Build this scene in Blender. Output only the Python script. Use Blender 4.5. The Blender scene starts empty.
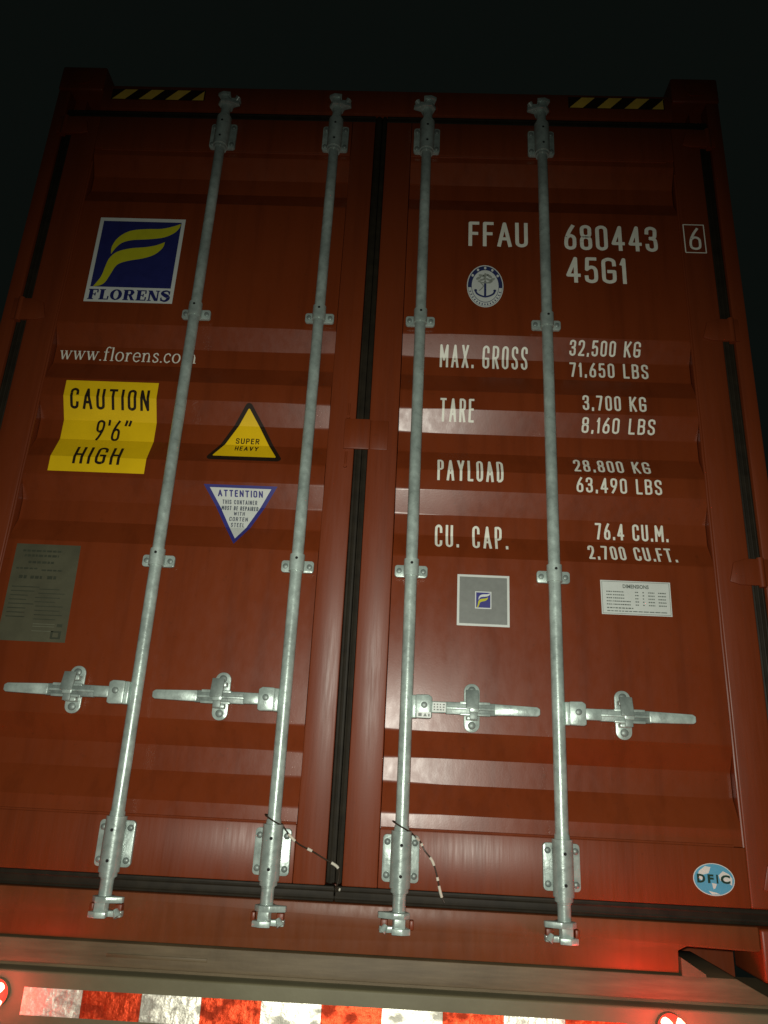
import bpy, bmesh, math, random
from mathutils import Vector, Matrix
random.seed(7)
scene = bpy.context.scene
COL = scene.collection
BASE = 1.20                                   # height of the container's underside above the road

# ---------------------------------------------------------------- camera
cam_data = bpy.data.cameras.new('camera')
cam = bpy.data.objects.new('camera', cam_data); COL.objects.link(cam)
yaw, pitch, roll = -0.0346278, 0.3383032, 0.0502736
fw = Vector((math.sin(yaw)*math.cos(pitch), math.cos(yaw)*math.cos(pitch), math.sin(pitch)))
r0 = Vector((math.cos(yaw), -math.sin(yaw), 0)); u0 = r0.cross(fw)
rt = r0*math.cos(roll) + u0*math.sin(roll); up = -r0*math.sin(roll) + u0*math.cos(roll)
m = Matrix((( rt.x, up.x, -fw.x), (rt.y, up.y, -fw.y), (rt.z, up.z, -fw.z))).to_4x4()
CAM = Vector((0.14965, -2.09332, 0.42904 + BASE))
m.translation = CAM
cam.matrix_world = m
cam_data.sensor_fit = 'VERTICAL'; cam_data.sensor_height = 24.0
cam_data.lens = 748.354*24.0/1024
cam_data.clip_start = 0.02; cam_data.clip_end = 500
scene.camera = cam

# ---------------------------------------------------------------- night sky, flash
world = bpy.data.worlds.new('World'); scene.world = world; world.use_nodes = True
bg = world.node_tree.nodes['Background']
bg.inputs[0].default_value = (0.72, 1.0, 0.84, 1); bg.inputs[1].default_value = 0.0040

fl = bpy.data.lights.new('flash', 'SPOT')
fl.energy = 140; fl.color = (1.0, 0.985, 0.86); fl.shadow_soft_size = 0.012
fl.spot_size = math.radians(122); fl.spot_blend = 1.0
flo = bpy.data.objects.new('flash', fl); COL.objects.link(flo)
flo.location = CAM + rt*-0.012 + up*0.02
flo.rotation_euler = (Vector((-0.03, 1, -0.07))).to_track_quat('-Z', 'Y').to_euler()

vs = scene.view_settings
vs.view_transform = 'Standard'; vs.look = 'None'; vs.exposure = 0.0; vs.gamma = 1.0; vs.use_curve_mapping = False

# ---------------------------------------------------------------- materials
def new_mat(name):
    mt = bpy.data.materials.new(name); mt.use_nodes = True
    nt = mt.node_tree; b = nt.nodes['Principled BSDF']
    return mt, nt, b
def noise(nt, scale, detail=4, stretch=(1, 1, 1), rough=0.55):
    tc = nt.nodes.new('ShaderNodeTexCoord'); mp = nt.nodes.new('ShaderNodeMapping')
    mp.inputs['Scale'].default_value = stretch
    nt.links.new(tc.outputs['Object'], mp.inputs[0])
    n = nt.nodes.new('ShaderNodeTexNoise'); n.inputs['Scale'].default_value = scale
    n.inputs['Detail'].default_value = detail; n.inputs['Roughness'].default_value = rough
    nt.links.new(mp.outputs[0], n.inputs['Vector'])
    return n
def ramp(nt, src, stops):
    r = nt.nodes.new('ShaderNodeValToRGB'); e = r.color_ramp.elements
    while len(e) < len(stops): e.new(0.5)
    for el, (p, c) in zip(e, stops):
        el.position = p; el.color = c if len(c) == 4 else (*c, 1)
    nt.links.new(src, r.inputs[0]); return r
def bump(nt, src, b, strength, dist=0.002, prev=None):
    bp = nt.nodes.new('ShaderNodeBump'); bp.inputs['Strength'].default_value = strength
    bp.inputs['Distance'].default_value = dist
    nt.links.new(src, bp.inputs['Height'])
    if prev: nt.links.new(prev.outputs[0], bp.inputs['Normal'])
    nt.links.new(bp.outputs[0], b.inputs['Normal']); return bp
def g3(v): return (v, v, v)

def paint_mat(name, a, c, rlo, rhi, streak=(14, 14, 0.9)):
    mt, nt, b = new_mat(name)
    n1 = noise(nt, 2.2, 6)
    cr = ramp(nt, n1.outputs['Fac'], [(0.32, a), (0.7, c)])
    n4 = noise(nt, 60, 3)                                           # sparse grime specks
    dk = ramp(nt, n4.outputs['Fac'], [(0.66, g3(0)), (0.76, g3(1))])
    mx = nt.nodes.new('ShaderNodeMixRGB'); mx.inputs[2].default_value = (a[0]*0.55, a[1]*0.75, a[2]*0.9, 1)
    ml = nt.nodes.new('ShaderNodeMath'); ml.operation = 'MULTIPLY'; ml.inputs[1].default_value = 0.35
    nt.links.new(dk.outputs[0], ml.inputs[0]); nt.links.new(ml.outputs[0], mx.inputs[0])
    nt.links.new(cr.outputs[0], mx.inputs[1])
    n6 = noise(nt, 3.2, 5, (6, 6, 0.35), 0.6)                       # thin dirt runs
    dr = ramp(nt, n6.outputs['Fac'], [(0.36, g3(0.87)), (0.50, g3(1.0)), (0.70, g3(1.05))])
    m2 = nt.nodes.new('ShaderNodeMixRGB'); m2.blend_type = 'MULTIPLY'; m2.inputs[0].default_value = 1
    nt.links.new(mx.outputs[0], m2.inputs[1]); nt.links.new(dr.outputs[0], m2.inputs[2])
    nt.links.new(m2.outputs[0], b.inputs['Base Color'])
    n2 = noise(nt, 9, 4, streak)
    rr = ramp(nt, n2.outputs['Fac'], [(0.3, g3(rlo)), (0.7, g3(rhi))])
    nt.links.new(rr.outputs[0], b.inputs['Roughness'])
    n3 = noise(nt, 220, 2)
    bp = bump(nt, n2.outputs['Fac'], b, 0.055, 0.002)
    bump(nt, n3.outputs['Fac'], b, 0.10, 0.0006, bp)
    b.inputs['Specular IOR Level'].default_value = 0.45
    return mt
RED = paint_mat('rust_red_paint', (0.170, 0.0305, 0.0070), (0.195, 0.0375, 0.0092), 0.37, 0.49)
DUSTY = paint_mat('dusty_red_paint', (0.150, 0.0370, 0.0095), (0.185, 0.0560, 0.0180), 0.40, 0.54, (6, 6, 2))
PANEL = paint_mat('rust_red_panel_paint', (0.170, 0.0305, 0.0070), (0.195, 0.0375, 0.0092), 0.29, 0.36, (5, 5, 2.5))

def zinc_mat(name, base, metal, rough):
    mt, nt, b = new_mat(name)
    n1 = noise(nt, 45, 5)
    cr = ramp(nt, n1.outputs['Fac'], [(0.3, tuple(v*0.72 for v in base)), (0.68, base)])
    n5 = noise(nt, 9, 5, (1, 1, 0.6))
    c2 = ramp(nt, n5.outputs['Fac'], [(0.38, g3(0.66)), (0.62, g3(1.0))])
    mx = nt.nodes.new('ShaderNodeMixRGB'); mx.blend_type = 'MULTIPLY'; mx.inputs[0].default_value = 1
    nt.links.new(cr.outputs[0], mx.inputs[1]); nt.links.new(c2.outputs[0], mx.inputs[2])
    nt.links.new(mx.outputs[0], b.inputs['Base Color'])
    b.inputs['Metallic'].default_value = metal
    rr = ramp(nt, n1.outputs['Fac'], [(0.3, g3(rough-0.08)), (0.7, g3(rough+0.12))])
    nt.links.new(rr.outputs[0], b.inputs['Roughness'])
    n2 = noise(nt, 130, 4)
    bump(nt, n2.outputs['Fac'], b, 0.35, 0.0012)
    return mt
ZINC = zinc_mat('galvanised_steel', (0.57, 0.70, 0.645), 0.25, 0.31)
ZINCD = zinc_mat('galvanised_bolt', (0.33, 0.40, 0.37), 0.35, 0.45)

def plain(name, c, rough=0.5, var=0.12, scale=30, spec=0.5, bmp=0.0):
    mt, nt, b = new_mat(name)
    n = noise(nt, scale, 5)
    cr = ramp(nt, n.outputs['Fac'], [(0.3, tuple(v*(1-var) for v in c)), (0.7, tuple(min(1, v*(1+var)) for v in c))])
    nt.links.new(cr.outputs[0], b.inputs['Base Color'])
    b.inputs['Roughness'].default_value = rough; b.inputs['Specular IOR Level'].default_value = spec
    if bmp: bump(nt, n.outputs['Fac'], b, bmp, 0.002)
    return mt
RUBBER = plain('black_rubber', (0.0185, 0.0145, 0.0085), 0.6, 0.3, 25, 0.25, 0.2)
HOLE = plain('dark_hole', (0.006, 0.006, 0.006), 0.8)
WHITE = plain('white_letter_paint', (0.86, 0.88, 0.76), 0.45, 0.07, 40)
STWHITE = plain('white_vinyl', (0.66, 0.71, 0.67), 0.4, 0.05, 18)
NAVY = plain('navy_vinyl', (0.020, 0.024, 0.13), 0.35, 0.1)
YELGREEN = plain('yellow_green_vinyl', (0.54, 0.53, 0.02), 0.4, 0.06)
YELLOW = plain('yellow_vinyl', (0.88, 0.58, 0.006), 0.5, 0.06, 12, 0.3)
HAZY = plain('hazard_yellow', (0.85, 0.56, 0.08), 0.5, 0.1)
BLACK = plain('black_print', (0.022, 0.013, 0.008), 0.55, 0.1, 30, 0.2)
BLUE = plain('blue_print', (0.035, 0.035, 0.22), 0.4, 0.08)
GREYINK = plain('grey_print', (0.16, 0.19, 0.17), 0.5, 0.2)
QRGREY = plain('grey_blank_square', (0.20, 0.215, 0.20), 0.45, 0.08, 60)
SKYB = plain('sky_blue_vinyl', (0.10, 0.38, 0.56), 0.4, 0.06)
DGREEN = plain('dark_green_print', (0.012, 0.045, 0.03), 0.45, 0.1)
PLATE = plain('grey_green_metal', (0.086, 0.084, 0.052), 0.55, 0.18, 14, 0.3)
PLATEINK = plain('etched_plate_line', (0.040, 0.045, 0.026), 0.6, 0.2)
CABLE = plain('brown_cable', (0.035, 0.022, 0.012), 0.45, 0.2)
GLINT = plain('cable_glint', (0.70, 0.66, 0.55), 0.3, 0.1)  # pale bead segments: the wire's highlights put in as colour

def dirt_mat(name, a, c, stretch=(1.2, 1, 14)):
    mt, nt, b = new_mat(name)
    n = noise(nt, 5, 7, stretch, 0.62); n2 = noise(nt, 3.0, 6)
    mxn = nt.nodes.new('ShaderNodeMath'); mxn.operation = 'ADD'
    nt.links.new(n.outputs['Fac'], mxn.inputs[0]); nt.links.new(n2.outputs['Fac'], mxn.inputs[1])
    hf = nt.nodes.new('ShaderNodeMath'); hf.operation = 'MULTIPLY'; hf.inputs[1].default_value = 0.5
    nt.links.new(mxn.outputs[0], hf.inputs[0])
    cr = ramp(nt, hf.outputs[0], [(0.36, a), (0.62, c)])
    nt.links.new(cr.outputs[0], b.inputs['Base Color'])
    b.inputs['Roughness'].default_value = 0.6
    n3 = noise(nt, 70, 4); bump(nt, n3.outputs['Fac'], b, 0.25, 0.0015)
    return mt
BEAM = dirt_mat('dusty_grey_paint', (0.125, 0.112, 0.060), (0.180, 0.168, 0.098), (1, 1, 2))
BOLST = dirt_mat('dirty_brown_grey_paint', (0.085, 0.058, 0.026), (0.16, 0.118, 0.062))

def tape_mat(name, c):
    mt, nt, b = new_mat(name)
    n = noise(nt, 22, 5, (1, 1, 1.6))
    cr = ramp(nt, n.outputs['Fac'], [(0.38, tuple(v*0.50 for v in c)), (0.50, c)])
    nt.links.new(cr.outputs[0], b.inputs['Base Color'])
    b.inputs['Metallic'].default_value = 0.8
    rr = ramp(nt, n.outputs['Fac'], [(0.36, g3(.62)), (0.55, g3(.44))])
    nt.links.new(rr.outputs[0], b.inputs['Roughness'])
    n2 = noise(nt, 60, 4, (1, 1, .5))
    bp = bump(nt, n2.outputs['Fac'], b, 0.5, 0.004)
    bump(nt, n.outputs['Fac'], b, 0.5, 0.010, bp)
    return mt
TAPEW = tape_mat('white_reflective', (1.0, 0.98, 0.84))
TAPER = tape_mat('red_reflective', (0.75, 0.07, 0.02))

def emit_mat(name, c, s):
    mt, nt, b = new_mat(name)
    b.inputs['Base Color'].default_value = (*c, 1)
    b.inputs['Emission Color'].default_value = (*c, 1); b.inputs['Emission Strength'].default_value = s
    b.inputs['Roughness'].default_value = 0.25
    return mt
LENS = emit_mat('lit_red_lens', (1.0, 0.035, 0.02), 2.2)
LED = emit_mat('lit_led', (1.0, 0.10, 0.06), 26)

# ---------------------------------------------------------------- mesh helpers
class MB:
    def __init__(s): s.bm = bmesh.new()
    def merge(s, b, mi):
        vm = {v: s.bm.verts.new(v.co) for v in b.verts}
        for f in b.faces:
            try: nf = s.bm.faces.new([vm[v] for v in f.verts]); nf.material_index = mi
            except ValueError: pass
        b.free()
    def box(s, x0, x1, y0, y1, z0, z1, mi=0, bev=0.0, seg=2):
        b = bmesh.new(); bmesh.ops.create_cube(b, size=1)
        for v in b.verts:
            v.co = Vector((x0 if v.co.x < 0 else x1, y0 if v.co.y < 0 else y1, z0 if v.co.z < 0 else z1))
        if bev: bmesh.ops.bevel(b, geom=b.edges[:], offset=bev, segments=seg, affect='EDGES', profile=0.5)
        s.merge(b, mi); return s
    def prism(s, poly, y0, y1, mi=0, bev=0.0):
        """poly in (x,z), extruded along y"""
        b = bmesh.new()
        f = b.faces.new([b.verts.new((x, y0, z)) for x, z in poly])
        r = bmesh.ops.extrude_face_region(b, geom=[f])
        for v in r['geom']:
            if isinstance(v, bmesh.types.BMVert): v.co.y = y1
        bmesh.ops.recalc_face_normals(b, faces=b.faces[:])
        if bev: bmesh.ops.bevel(b, geom=b.edges[:], offset=bev, segments=2, affect='EDGES', profile=0.5)
        s.merge(b, mi); return s
    def tube(s, pts, rad, n=16, mi=0, caps=True):
        """pts: list of points; rad: number or one radius per point"""
        pts = [Vector(p) for p in pts]; rings = []
        if not hasattr(rad, '__len__'): rad = [rad]*len(pts)
        ref = None
        for i, p in enumerate(pts):
            t = (pts[min(i+1, len(pts)-1)] - pts[max(i-1, 0)])
            t = t.normalized() if t.length > 1e-9 else Vector((0, 0, 1))
            if ref is None or abs(ref.dot(t)) > 0.95: ref = Vector((0, 1, 0)) if abs(t.y) < 0.9 else Vector((1, 0, 0))
            a = (ref - t*ref.dot(t)).normalized(); c = t.cross(a); ref = a
            rings.append([s.bm.verts.new(p + (a*math.cos(2*math.pi*k/n) + c*math.sin(2*math.pi*k/n))*rad[i]) for k in range(n)])
        for A, B in zip(rings, rings[1:]):
            for k in range(n):
                f = s.bm.faces.new((A[k], A[(k+1) % n], B[(k+1) % n], B[k])); f.material_index = mi
        if caps:
            for R_ in (rings[0], rings[-1]):
                f = s.bm.faces.new(R_); f.material_index = mi
        return s
    def lathe(s, axis_pt, prof, n=24, mi=0):
        """prof: (z, r) along vertical axis with sharp steps"""
        return s.tube([(axis_pt[0], axis_pt[1], z) for z, r in prof], [r for z, r in prof], n, mi)
    def disc(s, x, z, y0, y1, r, n=16, mi=0, dome=0.0):
        pts = [(x, y0, z), (x, y1, z)]; rr = [r, r*0.96]
        if dome:
            pts += [(x, y1-dome*0.6, z), (x, y1-dome, z)]; rr += [r*0.75, r*0.2]
        return s.tube_y(pts, rr, n, mi)
    def tube_y(s, pts, rr, n, mi):
        rings = []
        for (x, y, z), r in zip(pts, rr):
            rings.append([s.bm.verts.new((x + r*math.cos(2*math.pi*k/n), y, z + r*math.sin(2*math.pi*k/n))) for k in range(n)])
        for A, B in zip(rings, rings[1:]):
            for k in range(n):
                f = s.bm.faces.new((A[k], A[(k+1) % n], B[(k+1) % n], B[k])); f.material_index = mi
        for R_ in (rings[0], rings[-1]):
            f = s.bm.faces.new(R_); f.material_index = mi
        return s
    def build(s, name, mats, parent=None, loc=(0, 0, 0), label=None, smooth=35):
        bmesh.ops.recalc_face_normals(s.bm, faces=s.bm.faces[:])
        me = bpy.data.meshes.new(name); s.bm.to_mesh(me); s.bm.free()
        for mt in (mats if isinstance(mats, (list, tuple)) else [mats]): me.materials.append(mt)
        if smooth:
            for p_ in me.polygons: p_.use_smooth = True
            me.set_sharp_from_angle(angle=math.radians(smooth))
        o = bpy.data.objects.new(name, me); COL.objects.link(o)
        o.location = loc
        if parent: o.parent = parent
        if label: o['label'] = label
        return o
def thing(name, label, cat, loc, group=None):
    o = bpy.data.objects.new(name, None); COL.objects.link(o); o.location = loc
    o.empty_display_size = 0.2
    o['label'] = label; o['category'] = cat
    if group: o['group'] = group
    return o
def rounded(x0, x1, z0, z1, r, n=5):
    out = []
    for cx, cz, a0 in ((x1-r, z1-r, 0), (x0+r, z1-r, 90), (x0+r, z0+r, 180), (x1-r, z0+r, 270)):
        for k in range(n+1):
            a = math.radians(a0 + 90*k/n); out.append((cx + r*math.cos(a), cz + r*math.sin(a)))
    return out

# ---------------------------------------------------------------- door panel profile (height z -> depth y, with arc length s)
ZB, ZT, YO, YI = 0.300, 2.519, 0.008, 0.044
STARTS = [2.495, 1.790, 1.519, 1.247, 0.548]           # top of each corrugation
PROF = [(-1.0, 0.0), (ZB, 0.0), (ZB+0.0005, YO)]
for zt in sorted(STARTS): PROF += [(zt-0.208, YO), (zt-0.134, YI), (zt-0.068, YI), (zt, YO)]
PROF += [(ZT-0.0005, YO), (ZT, 0.0), (4.0, 0.0)]
SS = [-1.0]
for (za, ya), (zb, yb) in zip(PROF, PROF[1:]):
    dz = zb - za; SS.append(SS[-1] + (dz if abs(dz) < 0.001 else math.hypot(dz, yb-ya)))
def on_panel(s):
    for i in range(len(SS)-1):
        if s <= SS[i+1] or i == len(SS)-2:
            t = (s - SS[i])/(SS[i+1]-SS[i])
            return PROF[i][1] + t*(PROF[i+1][1]-PROF[i][1]), PROF[i][0] + t*(PROF[i+1][0]-PROF[i][0])

# ---------------------------------------------------------------- flat lettering: strokes, sheets, built as thin applied sheets that follow the panel
class Decal:
    def __init__(s): s.polys = []; s.k = 0
    def poly(s, pts, mi=0, layer=0.0): s.polys.append((pts, mi, layer)); return s
    def ribbon(s, pts, w, mi=0, layer=1.0):
        """a stroke of width w; split with a round joint wherever it turns sharply"""
        n = len(pts)
        if not hasattr(w, '__len__'): w = [w]*n
        keep = [0] + [i for i in range(1, n) if (Vector(pts[i])-Vector(pts[i-1])).length > 1e-6]
        pts = [pts[i] for i in keep]; w = [w[i] for i in keep]; n = len(pts)
        cuts = [0]
        for i in range(1, n-1):
            a, b = Vector(pts[i])-Vector(pts[i-1]), Vector(pts[i+1])-Vector(pts[i])
            if a.angle(b) > math.radians(40):
                cuts.append(i); s.k += 1
                s.polys.append(([(pts[i][0]+w[i]/2*math.cos(2*math.pi*k/12), pts[i][1]+w[i]/2*math.sin(2*math.pi*k/12)) for k in range(12)], mi, layer + (s.k % 20)*0.15))
        cuts.append(n-1)
        for a, b in zip(cuts, cuts[1:]): s._run(pts[a:b+1], w[a:b+1], mi, layer)
        return s
    def _run(s, pts, w, mi, layer):
        n = len(pts); L, R_ = [], []
        loop = n > 3 and (Vector(pts[0])-Vector(pts[-1])).length < 1e-6
        for i in range(n):
            a = Vector(pts[i-1] if i else (pts[-2] if loop else pts[0])); b = Vector(pts[i+1] if i < n-1 else (pts[1] if loop else pts[-1])); p = Vector(pts[i])
            d1 = (p-a); d2 = (b-p)
            if d1.length < 1e-9: d1 = d2
            if d2.length < 1e-9: d2 = d1
            t = (d1.normalized()+d2.normalized()).normalized(); nrm = Vector((-t.y, t.x))
            h = w[i]/2/max(.7, t.dot(d1.normalized()))
            L.append(p + nrm*h); R_.append(p - nrm*h)
        for i in range(n-1):
            s.k += 1
            s.polys.append(([tuple(L[i]), tuple(L[i+1]), tuple(R_[i+1]), tuple(R_[i])], mi, layer + (s.k % 20)*0.15))
    def build(s, name, mats, parent, label=None, eps=0.0010, panel=True, y=0.0, kind=None):
        out = bmesh.new()
        for pts, mi, layer in s.polys:
            b = bmesh.new()
            try: f = b.faces.new([b.verts.new((x, sv, 0)) for x, sv in pts])
            except ValueError: b.free(); continue
            if len(pts) > 4: bmesh.ops.triangulate(b, faces=[f])
            if panel:
                lo = min(q[1] for q in pts); hi = max(q[1] for q in pts)
                for bend in SS[1:-1]:
                    if lo < bend < hi:
                        bmesh.ops.bisect_plane(b, geom=b.verts[:]+b.edges[:]+b.faces[:], plane_co=(0, bend, 0), plane_no=(0, 1, 0))
            off = eps + layer*0.00022
            vm = {}
            for v in b.verts:
                if panel: yy, zz = on_panel(v.co.y)
                else: yy, zz = y, v.co.y
                vm[v] = out.verts.new((v.co.x, yy-off, zz))
            for f in b.faces:
                nf = out.faces.new([vm[v] for v in f.verts]); nf.material_index = mi
                nf.normal_update()
                if nf.normal.y > 0: nf.normal_flip()
            b.free()
        me = bpy.data.meshes.new(name); out.to_mesh(me); out.free()
        for mt in (mats if isinstance(mats, (list, tuple)) else [mats]): me.materials.append(mt)
        o = bpy.data.objects.new(name, me); COL.objects.link(o); o.parent = parent
        if label: o['label'] = label
        return o

def smooth_path(p, per=5):
    out = []
    n = len(p)
    for i in range(n-1):
        p0, p1, p2, p3 = p[max(i-1, 0)], p[i], p[i+1], p[min(i+2, n-1)]
        for k in range(per):
            t = k/per
            out.append(tuple(0.5*((2*p1[j]) + (-p0[j]+p2[j])*t + (2*p0[j]-5*p1[j]+4*p2[j]-p3[j])*t*t + (-p0[j]+3*p1[j]-3*p2[j]+p3[j])*t**3) for j in (0, 1)))
    out.append(p[-1]); return out
def arcs(*pts): return smooth_path(list(pts), 5)
O_ = [(1, .76), (.94, .92), (.5, 1), (.06, .92), (0, .76), (0, .24), (.06, .08), (.5, 0), (.94, .08), (1, .24), (1, .76)]
def oval():
    a = arcs((1, .78), (.93, .93), (.5, 1), (.07, .93), (0, .78)); b = arcs((0, .22), (.07, .07), (.5, 0), (.93, .07), (1, .22))
    return a + b + [a[0]]
GLY = {   # (width, strokes)
 'A': (.50, [[(0, 0), (.5, 1), (1, 0)], [(.17, .3), (.83, .3)]]),
 'B': (.44, [[(0, .5), (0, 1), (.55, 1)] + arcs((.6, 1), (.92, .92), (.95, .76), (.88, .58), (.6, .53)) + [(0, .53)], [(0, .53), (0, 0), (.55, 0)] + arcs((.6, 0), (.95, .08), (1, .27), (.93, .46), (.6, .53))]),
 'C': (.44, [arcs((1, .74), (.93, .93), (.5, 1), (.07, .93), (0, .78)) + arcs((0, .22), (.07, .07), (.5, 0), (.93, .07), (1, .26))]),
 'D': (.44, [[(0, 0), (0, 1), (.45, 1)] + arcs((.5, 1), (.92, .92), (1, .76)) + arcs((1, .24), (.92, .08), (.5, 0)) + [(0, 0)]]),
 'E': (.38, [[(1, 1), (0, 1), (0, 0), (1, 0)], [(0, .53), (.85, .53)]]),
 'F': (.38, [[(1, 1), (0, 1), (0, 0)], [(0, .52), (.85, .52)]]),
 'G': (.46, [arcs((1, .76), (.93, .93), (.5, 1), (.07, .93), (0, .78)) + arcs((0, .22), (.07, .07), (.5, 0), (.93, .07), (1, .22)) + [(1, .46), (.5, .46)]]),
 'H': (.44, [[(0, 0), (0, 1)], [(1, 0), (1, 1)], [(0, .5), (1, .5)]]),
 'I': (.13, [[(.5, 0), (.5, 1)]]),
 'K': (.46, [[(0, 0), (0, 1)], [(1, 1), (0, .4)], [(.3, .58), (1, 0)]]),
 'L': (.38, [[(0, 1), (0, 0), (1, 0)]]),
 'M': (.56, [[(0, 0), (0, 1), (.5, .35), (1, 1), (1, 0)]]),
 'N': (.46, [[(0, 0), (0, 1), (1, 0), (1, 1)]]),
 'O': (.44, [oval()]), '0': (.42, [oval()]),
 'P': (.42, [[(0, 0), (0, 1), (.5, 1)] + arcs((.55, 1), (.93, .93), (1, .74), (.93, .54), (.55, .47)) + [(0, .47)]]),
 'R': (.44, [[(0, 0), (0, 1), (.5, 1)] + arcs((.55, 1), (.93, .93), (1, .75), (.93, .57), (.55, .5)) + [(0, .5)], [(.5, .5), (1, 0)]]),
 'S': (.43, [arcs((1, .78), (.93, .93), (.5, 1), (.07, .93), (0, .76), (.14, .6), (.5, .51), (.87, .41), (1, .25), (.93, .07), (.5, 0), (.07, .07), (0, .22))]),
 'T': (.44, [[(0, 1), (1, 1)], [(.5, 1), (.5, 0)]]),
 'U': (.44, [[(0, 1)] + arcs((0, .24), (.07, .07), (.5, 0), (.93, .07), (1, .24)) + [(1, 1)]]),
 'V': (.48, [[(0, 1), (.5, 0), (1, 1)]]),
 'W': (.66, [[(0, 1), (.25, 0), (.5, .8), (.75, 0), (1, 1)]]),
 'X': (.46, [[(0, 0), (1, 1)], [(0, 1), (1, 0)]]),
 'Y': (.48, [[(0, 1), (.5, .47), (1, 1)], [(.5, .47), (.5, 0)]]),
 '1': (.20, [[(0, .80), (.8, 1), (.8, 0)]]),
 '2': (.42, [arcs((0, .76), (.07, .93), (.5, 1), (.93, .93), (1, .75), (.85, .5), (0, 0)) + [(1, 0)]]),
 '3': (.42, [arcs((0, .78), (.08, .94), (.5, 1), (.93, .93), (.97, .76), (.86, .58), (.45, .53)), arcs((.45, .53), (.9, .46), (1, .26), (.93, .07), (.5, 0), (.07, .07), (0, .22))]),
 '4': (.46, [[(.72, 0), (.72, 1), (0, .26), (1.0, .26)]]),
 '5': (.42, [[(.92, 1), (.12, 1), (.05, .53)] + arcs((.06, .54), (.5, .63), (.92, .55), (1, .31), (.93, .07), (.5, 0), (.07, .06), (0, .2))]),
 '6': (.42, [arcs((.82, 1), (.45, .78), (.12, .5), (0, .26), (.08, .07), (.5, 0), (.92, .07), (1, .29), (.92, .5), (.5, .57), (.14, .48))]),
 '7': (.42, [[(0, 1), (1, 1), (.38, 0)]]),
 '8': (.42, [arcs((.5, .53), (.1, .6), (.04, .77), (.1, .94), (.5, 1), (.9, .94), (.96, .77), (.9, .6), (.5, .53)), arcs((.5, .53), (.07, .45), (0, .26), (.07, .06), (.5, 0), (.93, .06), (1, .26), (.93, .45), (.5, .53))]),
 '9': (.42, [arcs((.18, 0), (.55, .22), (.88, .5), (1, .74), (.92, .93), (.5, 1), (.08, .93), (0, .71), (.08, .5), (.5, .43), (.86, .52))]),
 '.': (.13, [[(.5, -.005), (.5, .075)]]), ',': (.15, [[(.3, -.05), (.7, .09)]]),
 "'": (.10, [[(.3, .82), (.7, 1.02)]]), '"': (.40, [[(0.1, .82), (0.25, 1.02)], [(.75, .82), (.9, 1.02)]]),
}
def stencil(dc, text, x0, x1, s0, s1, t=0.14, mi=0, gap=0.19, layer=1.0, space=0.40):
    """dc: one Decal, or a list that receives one Decal per word"""
    h = s1 - s0
    tot = 0; adv = []
    for ch in text:
        w = space if ch == ' ' else GLY[ch][0]
        adv.append((ch, tot, w)); tot += w + (0 if ch == ' ' else gap)
    tot -= gap
    k = (x1-x0)/tot
    cur = dc
    if isinstance(dc, list): cur = Decal(); dc.append(cur)
    for ch, a, w in adv:
        if ch == ' ':
            if isinstance(dc, list): cur = Decal(); dc.append(cur)
            continue
        W = w*k; tt = t*h; iw = max(W-tt, 0.0); ih = h-tt
        for st in GLY[ch][1]:
            pts = [(x0 + a*k + tt/2 + px*iw, s0 + tt/2 + py*ih) for px, py in st]
            closed = (abs(pts[0][0]-pts[-1][0]) + abs(pts[0][1]-pts[-1][1])) < 1e-6
            if not closed:                                  # square stroke ends reach the full cap height
                for e, q in ((0, 1), (-1, -2)):
                    d = (Vector(pts[e])-Vector(pts[q])).normalized()*tt*0.46
                    pts[e] = (pts[e][0]+d.x, pts[e][1]+d.y)
            cur.ribbon(pts, tt, mi, layer)

def sans(dc, text, x0, x1, s0, s1, mi=0, layer=1.0, bold=0.0):
    """Blender's built-in font flattened into polygons that fill the box"""
    cu = bpy.data.curves.new('type', 'FONT'); cu.body = text; cu.resolution_u = 3; cu.offset = bold
    ob = bpy.data.objects.new('type', cu); COL.objects.link(ob)
    dg = bpy.context.evaluated_depsgraph_get(); ev = ob.evaluated_get(dg); me = ev.to_mesh()
    xs = [v.co.x for v in me.vertices]; ys = [v.co.y for v in me.vertices]
    ax, bx, ay, by = min(xs), max(xs), min(ys), max(ys)
    f = lambda c: (x0 + (c.x-ax)/(bx-ax)*(x1-x0), s0 + (c.y-ay)/(by-ay)*(s1-s0))
    for p_ in me.polygons: dc.poly([f(me.vertices[i].co) for i in p_.vertices], mi, layer)
    ev.to_mesh_clear(); bpy.data.objects.remove(ob); bpy.data.curves.remove(cu)

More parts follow.
